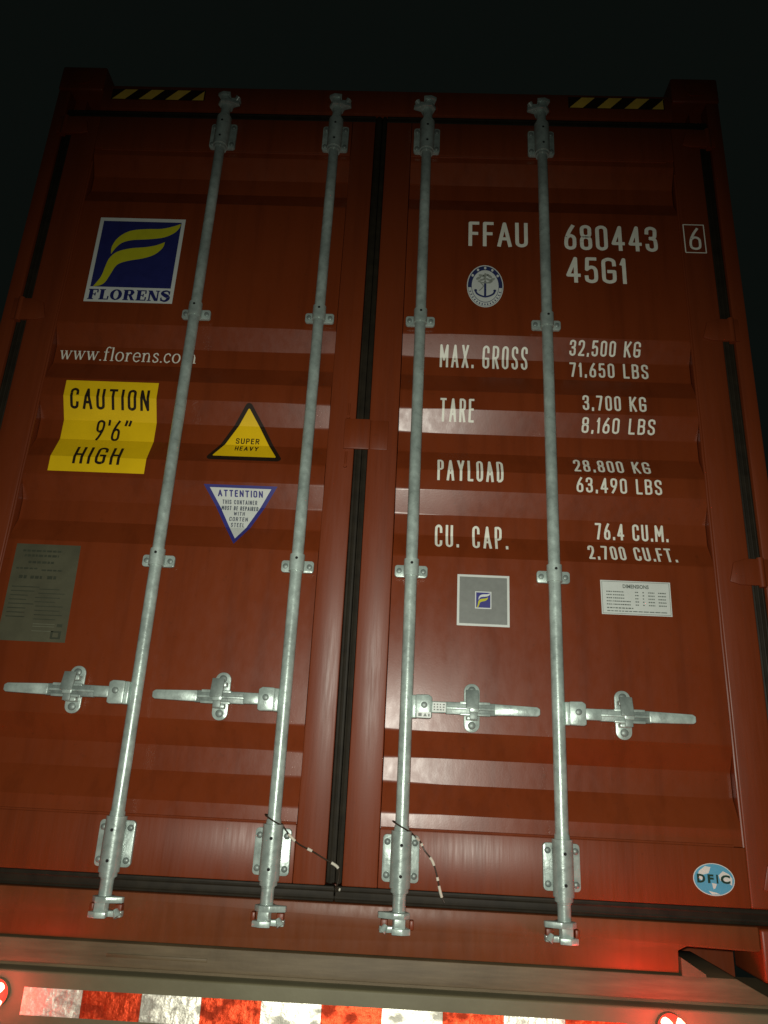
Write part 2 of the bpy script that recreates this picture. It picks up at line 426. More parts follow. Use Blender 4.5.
def serif_caps(dc, text, x0, x1, s0, s1, mi):
    R4 = lambda a, b, c, d: [(a, c), (b, c), (b, d), (a, d)]
    def ring():
        o = [(.5+.5*math.cos(a), .5+.52*math.sin(a)) for a in [2*math.pi*k/28 for k in range(29)]]
        i = [(.5+.20*math.cos(a), .5+.40*math.sin(a)) for a in [2*math.pi*k/28 for k in range(29)]]
        return [[o[k], o[k+1], i[k+1], i[k]] for k in range(28)]
    G = {'F': (.84, [R4(.08, .40, 0, 1), R4(0, .82, .9, 1), R4(0, .5, 0, .09), R4(.72, .84, .66, .9), R4(.36, .6, .46, .56), R4(.54, .64, .36, .66)], []),
         'L': (.82, [R4(.08, .40, 0, 1), R4(0, .8, 0, .1), R4(0, .5, .91, 1), R4(.70, .82, .1, .36)], []),
         'O': (1.0, ring(), []),
         'R': (1.0, [R4(.08, .40, 0, 1), R4(0, .5, 0, .09), R4(0, .5, .91, 1), [(.44, .5), (.7, .5), (.97, 0), (.70, 0)], R4(.66, 1.02, 0, .09)],
               [([(.36, .955), (.55, .955), (.72, .88), (.77, .74), (.72, .6), (.55, .52), (.36, .52)], [.11, .12, .24, .32, .24, .12, .11])]),
         'E': (.86, [R4(.08, .40, 0, 1), R4(0, .82, .9, 1), R4(0, .84, 0, .1), R4(.72, .84, .66, .9), R4(.74, .86, .1, .36), R4(.36, .6, .46, .56), R4(.54, .64, .34, .66)], []),
         'N': (1.0, [R4(.10, .23, 0, 1), R4(.77, .90, 0, 1), [(0, 1), (.36, 1), (.90, 0), (.62, 0)], R4(0, .34, 0, .09), R4(.64, 1.0, .91, 1)], []),
         'S': (.78, [R4(.66, .76, .64, .98), R4(.02, .12, .02, .36)],
               [(arcs((.72, .72), (.6, .93), (.38, .97), (.16, .88), (.14, .72), (.38, .56), (.6, .42), (.64, .24), (.5, .06), (.3, .02), (.1, .14), (.06, .3)), None)])}
    tot = sum(G[c][0] for c in text) + .09*(len(text)-1); k = (x1-x0)/tot; h = s1-s0; x = x0
    for n_, c in enumerate(text):
        w, polys, ribs = G[c]
        for j, pl in enumerate(polys): dc.poly([(x+a*k, s0+b*h) for a, b in pl], mi, 1.0+0.04*j)
        for pts, wd in ribs:
            if wd is None:
                q = len(pts); wd = [.12+.22*math.exp(-((i/q-.5)/.24)**2) for i in range(q)]
            dc.ribbon([(x+a*k, s0+b*h) for a, b in pts], [v*h for v in wd], mi, 1.3)
        x += (w+.09)*k
def serif_lower(dc, text, x0, x1, s0, xh, mi=0):
    """light roman serif lower case; xh = x-height in metres"""
    tn, tk, sf = .075, .15, .07
    stem = lambda x, a, b: ([(x, a), (x, b)], tk)
    foot = lambda x, y=.035, l=.15: ([(x-l, y), (x+l, y)], sf)
    flag = lambda x, y: ([(x-.16, y-.05), (x, y)], sf)
    def el(cx=.36): return [(cx+.30*math.cos(a), .5+.50*math.sin(a)) for a in [2*math.pi*k/20 for k in range(21)]], [tn+(tk-tn)*abs(math.cos(2*math.pi*k/20)) for k in range(21)]
    arch = lambda x, w: (arcs((x, .62), (x+.12, .88), (x+.28, .97), (x+w-.06, .90), (x+w, .66)), .10)
    G = {'w': (1.05, [([(.10, .97), (.32, .03)], tk), ([(.32, .03), (.52, .92)], tn), ([(.50, .97), (.72, .03)], tk), ([(.72, .03), (.94, .97)], tn), foot(.10, .965, .12), foot(.50, .965, .12), foot(.94, .965, .11)]),
         '.': (.20, [([(.10, -.01), (.10, .13)], .16)]),
         'f': (.50, [([(.22, 0), (.22, 1.25)], tk), (arcs((.22, 1.2), (.27, 1.42), (.42, 1.52), (.58, 1.42)), .11), ([(.02, .96), (.46, .96)], sf), foot(.22)]),
         'l': (.36, [stem(.18, 0, 1.52), foot(.18), flag(.18, 1.49)]),
         'o': (.72, [el()]),
         'r': (.58, [stem(.18, 0, .98), foot(.18), flag(.18, .95), (arcs((.20, .60), (.30, .86), (.42, .95), (.54, .86)), .12)]),
         'e': (.66, [(arcs((.06, .54), (.60, .54), (.60, .54)), sf), (arcs((.60, .54), (.56, .84), (.36, .99), (.14, .84), (.07, .48), (.16, .14), (.38, .01), (.60, .18)), .12)]),
         'n': (.84, [stem(.18, 0, .98), foot(.18), flag(.18, .95), arch(.18, .46), stem(.64, 0, .70), foot(.64)]),
         's': (.56, [(arcs((.46, .76), (.40, .94), (.26, .98), (.11, .86), (.12, .68), (.28, .53), (.45, .36), (.46, .14), (.28, .01), (.12, .06), (.07, .26)), .12)]),
         'c': (.62, [(arcs((.54, .74), (.48, .93), (.34, .98), (.14, .84), (.07, .5), (.14, .16), (.34, .01), (.56, .20)), .12)]),
         'm': (1.28, [stem(.18, 0, .98), foot(.18), flag(.18, .95), arch(.18, .46), stem(.64, 0, .70), foot(.64), arch(.64, .46), stem(1.10, 0, .70), foot(1.10)])}
    tot = sum(G[c][0] for c in text) + .10*(len(text)-1); k = (x1-x0)/tot; x = x0
    for c in text:
        w, ribs = G[c]
        for pts, wd in ribs:
            q = [(x + a*k, s0 + b*xh) for a, b in pts]
            dc.ribbon(q, [v*xh for v in wd] if hasattr(wd, '__len__') else wd*xh, mi)
        x += (w+.10)*k

# ================================================================ THE CONTAINER
W = 1.219
box_ = thing('shipping_container', 'rust red shipping container with white lettering and four zinc lock rods on closed doors', 'shipping container', (0, 0, BASE))

# ---- frame of the end
for sx in (-1, 1):
    a, b = sorted((sx*1.172, sx*W))
    mb = MB().box(a, b, 0.0, 0.16, 0.119, 2.79, bev=0.006)
    a, b = sorted((sx*1.129, sx*1.1715))
    mb.box(a, b, 0.046, 0.16, 0.119, 2.79)
    mb.build('corner_post', RED, box_)
    for z0, z1, top in ((2.792, 2.905, True), (0.0, 0.118, False)):
        a, b = sorted((sx*1.052, sx*1.2215))
        c = MB(); c.box(a, b, -0.004, 0.174, z0, z1, bev=0.008, seg=3)
        c.prism([(sx*1.137+x, (z0+z1)/2+z) for x, z in rounded(-.036, .036, -.030, .030, .028)], -0.0075, -0.003, mi=1)
        c.build('corner_casting', [RED, HOLE if not top else RED], box_)
hd = MB(); hd.box(-1.050, 1.050, 0.0, 0.10, 2.7065, 2.8185, bev=0.005)
hd.box(-1.050, 1.050, 0.030, 0.10, 2.8195, 2.846, bev=0.004)
header = hd.build('door_header', RED, box_)
sl = MB()
sl.prism([(-1.049, .068), (-1.049, .121), (1.049, .121), (1.049, .068), (1.035, .066), (.872, .070), (.850, .060), (.848, .012), (-.848, .012), (-.850, .060), (-.872, .070), (-1.035, .066)], 0.0, 0.110, bev=0.003)
sill = sl.build('door_sill', DUSTY, box_)
# body behind the doors
for sx in (-1, 1):
    mb = MB(); n = 80; L0, L1 = 0.17, 11.9
    pts = []
    y = L0
    while y < L1:
        pts += [(y, 1.214), (y+.07, 1.214), (y+.14, 1.180), (y+.21, 1.180)]; y += .278
    vs_ = [(mb.bm.verts.new((sx*x, yy, .16)), mb.bm.verts.new((sx*x, yy, 2.78))) for yy, x in pts]
    for A, B in zip(vs_, vs_[1:]): mb.bm.faces.new((A[0], B[0], B[1], A[1]))
    a, b = sorted((sx*1.150, sx*1.218))
    mb.box(a, b, .175, 12.0, 2.78, 2.86); mb.box(a, b, .175, 12.0, .03, .16)
    mb.build('side_wall', RED, box_)
MB().box(-1.149, 1.149, .102, 12.0, 2.835, 2.85).build('roof', RED, box_)
MB().box(-1.149, 1.149, .112, 12.0, .10, .15).box(-1.215, 1.215, 12.0, 12.1, 0.03, 2.86).build('floor_and_front_wall', RED, box_)
# hazard tapes on the header
for k, (xa, xb, za, zb) in enumerate(((-1.014, -.664, 2.7495, 2.800), (.675, 1.022, 2.7525, 2.8055))):
    d = Decal(); d.poly([(xa, za), (xb, za), (xb, zb), (xa, zb)], 0)
    w = (xb-xa); pw = w*0.137; per = w*0.285; h = zb-za; sh = h*0.86
    for i in range(4):
        q0 = xa + 0.004 + i*per
        lim = lambda v: min(v, xb-0.004)
        if i < 3: d.poly([(q0, za+.002), (q0+pw, za+.002), (q0+pw+sh, zb-.002), (q0+sh, zb-.002)], 1, 2)
        else: d.poly([(q0, za+.002), (lim(q0+pw*1.2), za+.002), (lim(q0+pw*1.2), zb-.003), (q0+sh, zb-.003)], 1, 2)
    d.build('hazard_tape', [BLACK, HAZY], header, panel=False, eps=0.0012)

# ---- doors
def make_door(sx):
    """sx = +1 for the right leaf, -1 for the left leaf"""
    X = lambda a, b: sorted((sx*a, sx*b))
    mb = MB()
    # hollow section frame
    a, b = X(.0175 if sx > 0 else .0245, .1075); mb.box(a, b, 0, .050, .1605, 2.668, bev=.0035)
    a, b = X(1.0375, 1.134); mb.box(a, b, 0, .050, .1605, 2.668, bev=.0045, seg=3)
    a, b = X(.1080, 1.0370)
    mb.box(a, b, .0006, .050, .1605, .2995, bev=.003); mb.box(a, b, .0006, .050, 2.5195, 2.668, bev=.003)
    # weld bead where the sheet meets the hinge side and along the bottom rail
    zz = [.30+i*.06 for i in range(38)]
    mb.tube([(sx*(1.0355+random.uniform(-.0006, .0006)), .0062+random.uniform(-.0008, .0008), z) for z in zz if z < 2.515], .0042, 8)
    xx = [.11+i*.045 for i in range(21)]
    mb.tube([(sx*x, .006+random.uniform(-.0006, .0006), .3015) for x in xx if x < 1.036], .0036, 8)
    mb.tube([(sx*x, .006+random.uniform(-.0006, .0006), 2.5175) for x in xx if x < 1.036], .0032, 8)
    door = mb.build('door', RED, box_)
    # corrugated sheet
    p = MB(); prof = [(z, y) for z, y in PROF if ZB < z < ZT]
    cols = [sx*(.109 + i*(1.036-.109)/6) for i in range(7)]
    grid = [[p.bm.verts.new((x, y, z)) for x in cols] for z, y in prof]
    for A, B in zip(grid, grid[1:]):
        for i in range(6): p.bm.faces.new((A[i], A[i+1], B[i+1], B[i]))
    be = [e for e in p.bm.edges if abs(e.verts[0].co.z-e.verts[1].co.z) < 1e-6 and not e.is_boundary]
    bmesh.ops.bevel(p.bm, geom=be, offset=.0055, segments=3, affect='EDGES', profile=.5)
    p.build('corrugated_panel', PANEL, door, smooth=20)
    # hinges
    hm = MB()
    for zc, hh in ((2.618, .078), (1.828, .080), (1.026, .078), (.235, .080)):
        pl = [(sx*1.070, zc-.030), (sx*1.100, zc-hh/2), (sx*1.186, zc-hh/2), (sx*1.186, zc+hh/2), (sx*1.120, zc+hh/2), (sx*1.085, zc+.026)]
        h = MB(); h.prism(pl, -.0075, -.0006, bev=.002)
        h.box(*X(1.129, 1.186), -.0005, .030, zc-hh/2+.004, zc+hh/2-.004)
        h.lathe((sx*1.163, -.001), [(zc-hh/2-.004, .0), (zc-hh/2-.004, .0105), (zc+hh/2+.004, .0105), (zc+hh/2+.004, 0)], 14)
        h.build('hinge', RED, door)
    return door
door_l = make_door(-1); door_r = make_door(1)
# overlap plate and small stop lugs at the meeting edge
MB().box(-.0575, .0225, -.0105, -.0012, 1.364, 1.465, bev=.003).box(.0230, .0780, -.0055, -.0012, 1.3655, 1.4635, bev=.0022).build('overlap_plate', RED, door_l)
for z0, z1 in ((1.472, 1.520), (1.308, 1.356)):
    MB().tube([(-.048, -.002, z0), (-.047, -.002, z1)], .0035, 8).disc(-.048, z0, -.001, -.008, .006, 10).build('stop_lug', RED, door_l)
# rubber seals
def seal_strip(parent, x0, x1, z0, z1, vertical, ribs=3):
    g = MB()
    g.box(x0, x1, .008, .044, z0, z1, bev=.004)
    for i in range(ribs):
        t = (i+.5)/ribs
        if vertical: g.tube([(x0+(x1-x0)*t, .012, z0), (x0+(x1-x0)*t, .012, z1)], min(.0065, (x1-x0)/ribs*.40), 8)
        else: g.tube([(x0, .013, z0+(z1-z0)*t), (x1, .013, z0+(z1-z0)*t)], (z1-z0)/ribs*.36, 8)
    return g.build('rubber_seal', RUBBER, parent)
seal_strip(door_r, .0000, .0168, .165, 2.700, True, 1)
seal_strip(door_l, -.0238, -.0005, .165, 2.700, True, 1)
seal_strip(door_r, 1.1345, 1.1712, .125, 2.704, True); seal_strip(door_l, -1.1712, -1.1345, .125, 2.704, True)
seal_strip(door_r, .0008, 1.134, .1225, .1595, False, 2); seal_strip(door_l, -1.134, -.0008, .1225, .1595, False, 2)
seal_strip(door_r, .0172, 1.134, 2.669, 2.7055, False, 2); seal_strip(door_l, -1.134, -.0242, 2.669, 2.7055, False, 2)

# ---- lock gear, built once round a rod at x = 0, then copied
YR = -.028                                        # rod axis in front of the door
XS = (-.5693, -.1639, .1639, .5693)
def sleeve_mesh(z0, z1, up):
    mb = MB()
    mb.prism(rounded(-.0465, .0465, z0+.006, z1, .010), -.0135, -.0005, bev=.0015)
    mb.box(-.0235, .0235, YR+.006, -.008, z0+.004, z1-.002, bev=.004)
    zc0, zc1 = (z0-.004, z1+.010)
    mb.lathe((0, YR), [(zc0-.010, .0225), (zc0, .0225), (zc0+.0005, .0262), (zc1, .0262), (zc1+.0005, .0200), (zc1+.012, .0185)], 24)
    for sx in (-1, 1):
        for z in (z0+.022, z1-.018): mb.disc(sx*.0350, z, -.012, -.0165, .0082, 14, 1, .003)
    for z in (z0+.024, z1-.022): mb.disc(.001, z, YR-.015, YR-.0268, .0042, 12, 2)
    return mb
def bracket_mesh(zc):
    mb = MB()
    mb.prism(rounded(-.047, .047, zc-.0175, zc+.0175, .008), -.0115, -.0005, bev=.0015)
    mb.box(-.020, .020, YR+.008, -.007, zc-.0165, zc+.0165, bev=.003)
    mb.lathe((0, YR), [(zc-.019, .0182), (zc-.0188, .0215), (zc+.030, .0215), (zc+.0302, .0182)], 24)
    for sx in (-1, 1): mb.disc(sx*.0345, zc, -.011, -.0145, .0078, 14, 1, .002)
    mb.disc(.001, zc+.016, YR-.014, YR-.0222, .0042, 12, 2)
    return mb
def rod_mesh():
    return MB().lathe((0, YR), [(.150, .0155), (.152, .0172), (2.640, .0172), (2.642, .0155)], 24)
def cam_mesh(z, d, s):
    """locking cam at the rod's end; d = -1 below, +1 above; s = side its claw opens to"""
    mb = MB()
    z1 = z
    q = lambda a: z1 + d*a
    za, zb = sorted((q(-.045), q(.004)))
    mb.lathe((0, YR), [(za, .0165), (zb-.008, .0165), (zb-.007, .0195), (zb, .0195)] if d < 0 else [(za, .0195), (za+.007, .0195), (za+.008, .0165), (zb, .0165)], 20)
    # near claw (flat horn), web, far claw
    def horn(zc, t, pts): 
        b = bmesh.new(); f = b.faces.new([b.verts.new((x*s, YR+y, zc-t/2)) for x, y in pts])
        r = bmesh.ops.extrude_face_region(b, geom=[f])
        for v in r['geom']:
            if isinstance(v, bmesh.types.BMVert): v.co.z = zc+t/2
        bmesh.ops.recalc_face_normals(b, faces=b.faces[:])
        bmesh.ops.bevel(b, geom=b.edges[:], offset=.0018, segments=2, affect='EDGES', profile=.5)
        mb.merge(b, 0)
    horn(q(.010), .014, [(-.028, -.008), (-.014, -.026), (.012, -.027), (.050, -.014), (.052, -.004), (.026, .004), (.016, .022), (-.014, .022)])
    horn(q(.026), .024, [(-.017, -.019), (.010, -.022), (.015, -.004), (.010, .016), (-.016, .016)])
    horn(q(.044), .014, [(-.030, -.018), (-.010, -.027), (.016, -.024), (.014, .002), (.046, .000), (.048, .018), (-.016, .022)])
    mb.tube([(s*.030, YR+.004, q(.034)), (s*.040, YR+.000, q(.049))], [.006, .011], 10)
    return mb
def keeper_mesh(zc, a, b):
    return MB().box(min(a, b), max(a, b), -.022, -.0008, zc-.014, zc+.008, bev=.003)
def handle_mesh(d):
    """pull handle hinged on the rod, pointing to side d; z = 0 at its axis"""
    mb = MB()
    Xs = lambda a, b: sorted((d*a, d*b))
    a, b = Xs(.014, .030); mb.box(a, b, YR-.020, YR+.020, -.030, .030, bev=.003)          # lug on the rod
    mb.prism([(d*x, z) for x, z in ((.024, -.030), (.024, .031), (.058, .032), (.068, .026), (.068, -.028), (.060, -.031))], YR-.028, YR-.006, bev=.004)
    mb.disc(d*.047, .004, YR-.026, YR-.0335, .0085, 16, 1, .002)
    a, b = Xs(.066, .108); mb.box(a, b, YR-.026, YR-.012, -.0150, .0150, bev=.003)
    a, b = Xs(.104, .240); mb.box(a, b, YR-.018, YR-.010, -.0160, .0160, mi=1, bev=.002)
    a, b = Xs(.106, .238); mb.box(a, b, YR-.025, YR-.017, -.0035, .0035, bev=.002)         # pressed rib
    for z in (-.0145, .0145):
        a, b = Xs(.142, .222); mb.box(a, b, YR-.024, YR-.012, z-.0035, z+.0035, bev=.0015)
    mb.prism([(d*x, z) for x, z in ((.232, -.0150), (.232, .0150), (.345, .0120), (.353, .007), (.353, -.008), (.346, -.0125))], YR-.026, YR-.012, bev=.003)
    return mb
def latch_mesh(z=0.0):
    mb = MB()
    mb.prism([(x, zz) for x, zz in rounded(-.0215, .0215, -.064, .064, .0205, 7)], -.0075, -.0005, bev=.0018)
    for zz in (-.046, .046): mb.disc(.000, zz, -.007, -.0125, .0105, 16, 1, .003)
    mb.box(-.016, .016, YR-.004, -.007, -.034, -.0225, bev=.003)
    mb.box(-.016, .016, YR-.004, -.007, .0225, .036, bev=.003)
    # swinging hasp over the handle
    b = bmesh.new(); bmesh.ops.create_cube(b, size=1)
    for v in b.verts: v.co = Vector((v.co.x*.034, v.co.y*.006, v.co.z*.052))
    bmesh.ops.bevel(b, geom=b.edges[:], offset=.002, segments=2, affect='EDGES', profile=.5)
    bmesh.ops.rotate(b, verts=b.verts[:], matrix=Matrix.Rotation(math.radians(-16), 3, 'X'))
    bmesh.ops.translate(b, verts=b.verts[:], vec=Vector((-.003, YR-.026, .018)))
    mb.merge(b, 1)
    mb.box(-.012, .014, YR-.034, YR-.026, -.016, .004, bev=.003)
    mb.box(-.010, .011, YR-.030, YR-.024, -.034, -.015, mi=1, bev=.002)
    return mb
protos = {}
def place(key, name, fn, mats, parent, loc):
    if key not in protos:
        o = fn().build(name, mats, parent, loc); protos[key] = o; return o
    o = protos[key].copy(); COL.objects.link(o); o.parent = parent; o.location = loc; return o
ZM = [ZINC, ZINCD, HOLE]
for i, x in enumerate(XS):
    door = door_l if x < 0 else door_r
    place('rod', 'lock_rod', rod_mesh, ZM, door, (x, 0, 0))
    place('bsl', 'rod_bearing', lambda: sleeve_mesh(.172, .289, 0), ZM, door, (x, 0, 0))
    place('tsl', 'rod_bearing', lambda: sleeve_mesh(2.512, 2.628, 1), ZM, door, (x, 0, 0))
    for zc in (.985, 1.822): place('br%.2f' % zc, 'rod_bracket', lambda: bracket_mesh(zc), ZM, door, (x, 0, 0))
    s = 1 if i < 2 else -1
    place(('cb', s), 'locking_cam', lambda: cam_mesh(.118, -1, s), ZM, door, (x, 0, 0))
    place(('ct', s), 'locking_cam', lambda: cam_mesh(2.690, 1, s), ZM, door, (x, 0, 0))
    for q, (xa, xb) in enumerate(((s*.026, s*.044), (-s*.038, -s*.027))):
        place(('kb', s, q), 'cam_keeper', lambda: keeper_mesh(.088, xa, xb), [RED], sill, (x, 0, 0))
        place(('kt', s, q), 'cam_keeper', lambda: keeper_mesh(2.728, xa, xb), [RED], header, (x, 0, 0))
    d = -1 if i < 2 else 1
    place(('h', d), 'door_handle', lambda: handle_mesh(d), ZM, door, (x, 0, .6065))
    place('latch', 'handle_latch', latch_mesh, ZM, door, (x + d*.177, 0, .6125))
# small white tags on the third handle
def quad(d, a, b, c, e, mi=0, layer=0.): return d.poly([(a, c), (b, c), (b, e), (a, e)], mi, layer)
d = Decal(); quad(d, .192, .229, .578, .592); quad(d, .196, .205, .581, .589, 1, 2); d.poly([(.209, .581), (.214, .590), (.219, .581)], 1, 2); quad(d, .222, .226, .581, .588, 1, 2)
d.build('paper_tag', [STWHITE, GREYINK], door_r, panel=False, y=YR-.028)
d = Decal(); quad(d, .2335, .268, .5945, .6185)
for r_ in range(3):
    for c_ in range(4): quad(d, .236+c_*.008, .236+c_*.008+random.uniform(.003, .006), .598+r_*.0068, .6015+r_*.0068, 1, 2)
d.build('paper_tag', [STWHITE, GREYINK], door_r, panel=False, y=YR-.0265)

# ---- writing and stickers
T = {'FFAU': (0.3178, 0.5193, 2.2063, 2.3083), '680443': (0.6421, 0.9557, 2.2023, 2.3055), '6': (1.06, 1.107, 2.2157, 2.3060), '45G1': (0.6445, 0.8449, 2.0699, 2.1731), 'MAX. GROSS': (0.2324, 0.5159, 1.7465, 1.8247), 'TARE': (0.2361, 0.3425, 1.5295, 1.6071), 'PAYLOAD': (0.2325, 0.432, 1.3115, 1.3921), 'CU. CAP.': (0.2313, 0.4466, 1.0938, 1.1732), '32,500 KG': (0.6495, 0.8768, 1.8012, 1.8517), '71,650 LBS': (0.6514, 0.9026, 1.7268, 1.7798), '3,700 KG': (0.6793, 0.876, 1.5817, 1.6336), '8,160 LBS': (0.6782, 0.9038, 1.5099, 1.5589), '28,800 KG': (0.6478, 0.8789, 1.3615, 1.4150), '63,490 LBS': (0.6497, 0.9032, 1.2897, 1.3385), '76.4 CU.M.': (0.7082, 0.9226, 1.146, 1.1978), '2,700 CU.FT.': (0.6798, 0.9348, 1.0692, 1.1226)}
for txt, (x0, x1, s0, s1) in T.items():
    small = (s1-s0) < .06; words = []
    if txt == '6':                                          # check digit in its frame, on the door's hinge-side post
        x0, x1, s0, s1 = 1.0590, 1.0985, 2.140, 2.230
    stencil(words, txt, x0, x1, s0, s1, .125 if small else (.092 if s1-s0 < .09 else .122), 0, gap=.16 if small else (.20 if s1-s0 < .09 else .125), space=.40 if txt != 'CU. CAP.' else .62)
    if txt == '6':
        a, b, c, e = 1.0440, 1.1120, 2.1285, 2.2425
        fr = Decal()
        fr.ribbon([(a, c), (b, c), (b, e), (a, e), (a, c)], .0035, 0)
        fr.build('lettering', [WHITE], door_r, panel=False)
    for d in words: d.build('lettering', [WHITE], door_r, panel=txt != '6')

def sheet(d, pts, mi=0, layer=0.): d.poly(pts, mi, layer)
# blue wave emblem sticker
wave1 = [(-0.8993, 2.133), (-0.9017, 2.1632), (-0.8856, 2.2018), (-0.8493, 2.2304), (-0.7961, 2.2399), (-0.7418, 2.2427), (-0.7024, 2.2539), (-0.6767, 2.2658), (-0.679, 2.2492), (-0.694, 2.2267), (-0.7274, 2.207), (-0.7804, 2.1976), (-0.8341, 2.1926), (-0.8684, 2.1805), (-0.8873, 2.1582)]
wave2 = [(-0.9386, 1.9996), (-0.9182, 2.0399), (-0.9112, 2.0771), (-0.9025, 2.1147), (-0.8801, 2.1423), (-0.8375, 2.1577), (-0.7844, 2.1649), (-0.7496, 2.1736), (-0.721, 2.1876), (-0.7256, 2.1636), (-0.7485, 2.1359), (-0.7862, 2.1185), (-0.8381, 2.1061), (-0.8712, 2.0891), (-0.8872, 2.0515), (-0.8995, 2.0196), (-0.9148, 2.0056)]
def closed_smooth(p, sharp):
    """smooth outline that keeps the listed corners sharp"""
    n = len(p); out = []; sharp = sorted(sharp)
    for a, b in zip(sharp, sharp[1:] + [sharp[0]+n]):
        out += smooth_path([p[k % n] for k in range(a, b+1)], 4)[:-1]
    return out
w1 = closed_smooth(wave1, [0, 7]); w2 = closed_smooth(wave2, [0, 8])
d = Decal()
sheet(d, [(-.9605, 1.941), (-.6620, 1.941), (-.6620, 2.285), (-.9605, 2.285)])
sheet(d, [(-.9475, 2.000), (-.6745, 2.000), (-.6745, 2.271), (-.9475, 2.271)], 1, 1)
sheet(d, w1, 2, 2); sheet(d, w2, 2, 2)
serif_caps(d, 'FLORENS', -.9495, -.6727, 1.9495, 1.9905, 1)
d.build('logo_sticker', [STWHITE, NAVY, YELGREEN], door_l, 'blue square sticker with two yellow waves above a white name band')
d = Decal(); serif_lower(d, 'www.florens.com', -1.0191, -.564, 1.7300, .0335)
d.build('lettering', [WHITE], door_l, 'white serif web address')
# caution sheet
d = Decal(); sheet(d, [(-.9600, 1.2958), (-.6610, 1.2958), (-.6610, 1.6260), (-.9600, 1.6260)])
stencil(d, 'CAUTION', -.9386, -.6841, 1.5296, 1.5990, .125, 1, .20)
stencil(d, "9'6\"", -.8507, -.7380, 1.425, 1.4974, .105, 1, .14)
stencil(d, 'HIGH', -.889, -.7426, 1.3217, 1.3915, .125, 1, .20)
d.build('caution_sticker', [YELLOW, BLACK], door_l, 'yellow height warning sheet with black capitals')
def round_poly(pts, r, n=6):
    out = []; N = len(pts)
    for i in range(N):
        p, a, b = Vector(pts[i]), Vector(pts[i-1]), Vector(pts[(i+1) % N])
        da, db = (a-p).normalized(), (b-p).normalized()
        half = math.acos(max(-1, min(1, da.dot(db))))/2; t = r/math.tan(half)
        A, B = p+da*t, p+db*t; c = p+(da+db).normalized()*(r/math.sin(half))
        va, vb = A-c, B-c; ang = va.angle_signed(vb)
        for k in range(n+1):
            q = Matrix.Rotation(-ang*k/n, 2) @ va; out.append(tuple(c+q))
    return out
d = Decal()
tri = [(-.3650, 1.5800), (-.4870, 1.3560), (-.2400, 1.3560)]; trin = [(-.3647, 1.5520), (-.4640, 1.3735), (-.2640, 1.3735)]
sheet(d, round_poly(tri, .012)); sheet(d, round_poly(trin, .003), 1, 1)
for txt, x0, x1, s0, s1 in (('SUPER', -.401, -.3266, 1.4316, 1.4510), ('HEAVY', -.3992, -.3258, 1.4010, 1.4215)): stencil(d, txt, x0, x1, s0, s1, .17, 0, .16)
d.build('warning_triangle', [BLACK, YELLOW], door_l, 'yellow triangle with thick black border')
d = Decal()
sheet(d, [(-.4750, 1.2715), (-.3630, 1.0720), (-.2490, 1.2715)]); sheet(d, [(-.4560, 1.2625), (-.3630, 1.0935), (-.2680, 1.2625)], 1, 1)
for txt, x0, x1, s0, s1, bd in (('ATTENTION', -.4313, -.2935, 1.2350, 1.2560, .02), ('THIS CONTAINER', -.4170, -.3105, 1.212, 1.2256, .008), ('MUST BE REPAIRED', -.4190, -.3070, 1.193, 1.2068, .008), ('WITH', -.3800, -.3462, 1.1765, 1.1890, .008), ('CORTEN', -.3914, -.335, 1.1585, 1.1717, .008), ('STEEL', -.3846, -.3437, 1.1398, 1.1531, .008)):
    stencil(d, txt, x0, x1, s0, s1, .17 if bd < .01 else .19, 2 if bd < .01 else 0, .17, 2)
d.build('repair_notice', [BLUE, STWHITE, plain('slate_print', (.07, .085, .12), .5)], door_l, 'white upside down triangle with blue border')
# data plate
d = Decal()
sheet(d, [(-1.0030, .7570), (-.8060, .7570), (-.8120, 1.0430), (-1.0035, 1.0430)])
for y_, a_, b_, h_ in ((1.019, .10, .72, .006), (1.004, .14, .68, .007), (.984, .22, .62, .007), (.966, .05, .38, .005), (.962, .45, .78, .005), (.938, .12, .24, .010), (.938, .30, .48, .009), (.938, .56, .70, .010)):
    xa = -1.000 + .19*a_; xb = -1.000 + .19*b_
    while xa < xb:
        l_ = random.uniform(.006, .016); quad(d, xa, min(xb, xa+l_), y_, y_+h_, 1, 2); xa += l_+.0028
for i in range(8): quad(d, -.992, -.925+random.uniform(-.02, .02), .912-i*.0125, .9150-i*.0125, 1, 2); quad(d, -.918+random.uniform(0, .008), -.838+random.uniform(-.02, .01), .907-i*.0125, .9095-i*.0125, 1, 2)
for y_ in (.806, .799, .786): quad(d, -.908, -.845, y_, y_+.002, 2, 2)
quad(d, -.838, -.822, .800, .809, 1, 2); quad(d, -.852, -.822, .766, .789, 1, 2); quad(d, -.845, -.829, .771, .784, 0, 3)
for x in (-.996, -.818): 
    for z in (1.036, .764): pass
d.build('data_plate', [PLATE, PLATEINK, plain('bright_plate_line', (.13, .135, .09), .5)], door_l, 'dull grey green metal plate with faint engraved text')
# square code sticker: its code left out, a plain grey field with the emblem
d = Decal()
sheet(d, [(.2980, .8560), (.4468, .8560), (.4468, 1.0045), (.2980, 1.0045)])
sheet(d, [(.3045, .8625), (.4403, .8625), (.4403, .9980), (.3045, .9980)], 1, 1)
sheet(d, [(.3490, .9060), (.3955, .9060), (.3955, .9560), (.3490, .9560)], 0, 2)
sheet(d, [(.3520, .9090), (.3925, .9090), (.3925, .9530), (.3520, .9530)], 2, 3)
f = lambda p: (.3520 + (p[0]+.9475)/.273*.0405, .9090 + (p[1]-2.000)/.271*.0440)
sheet(d, [f(q) for q in w1], 3, 4); sheet(d, [f(q) for q in w2], 4, 4)
d.build('square_sticker', [STWHITE, QRGREY, BLUE, STWHITE, YELGREEN], door_r, 'square grey sticker with white edge and small blue emblem at its centre')
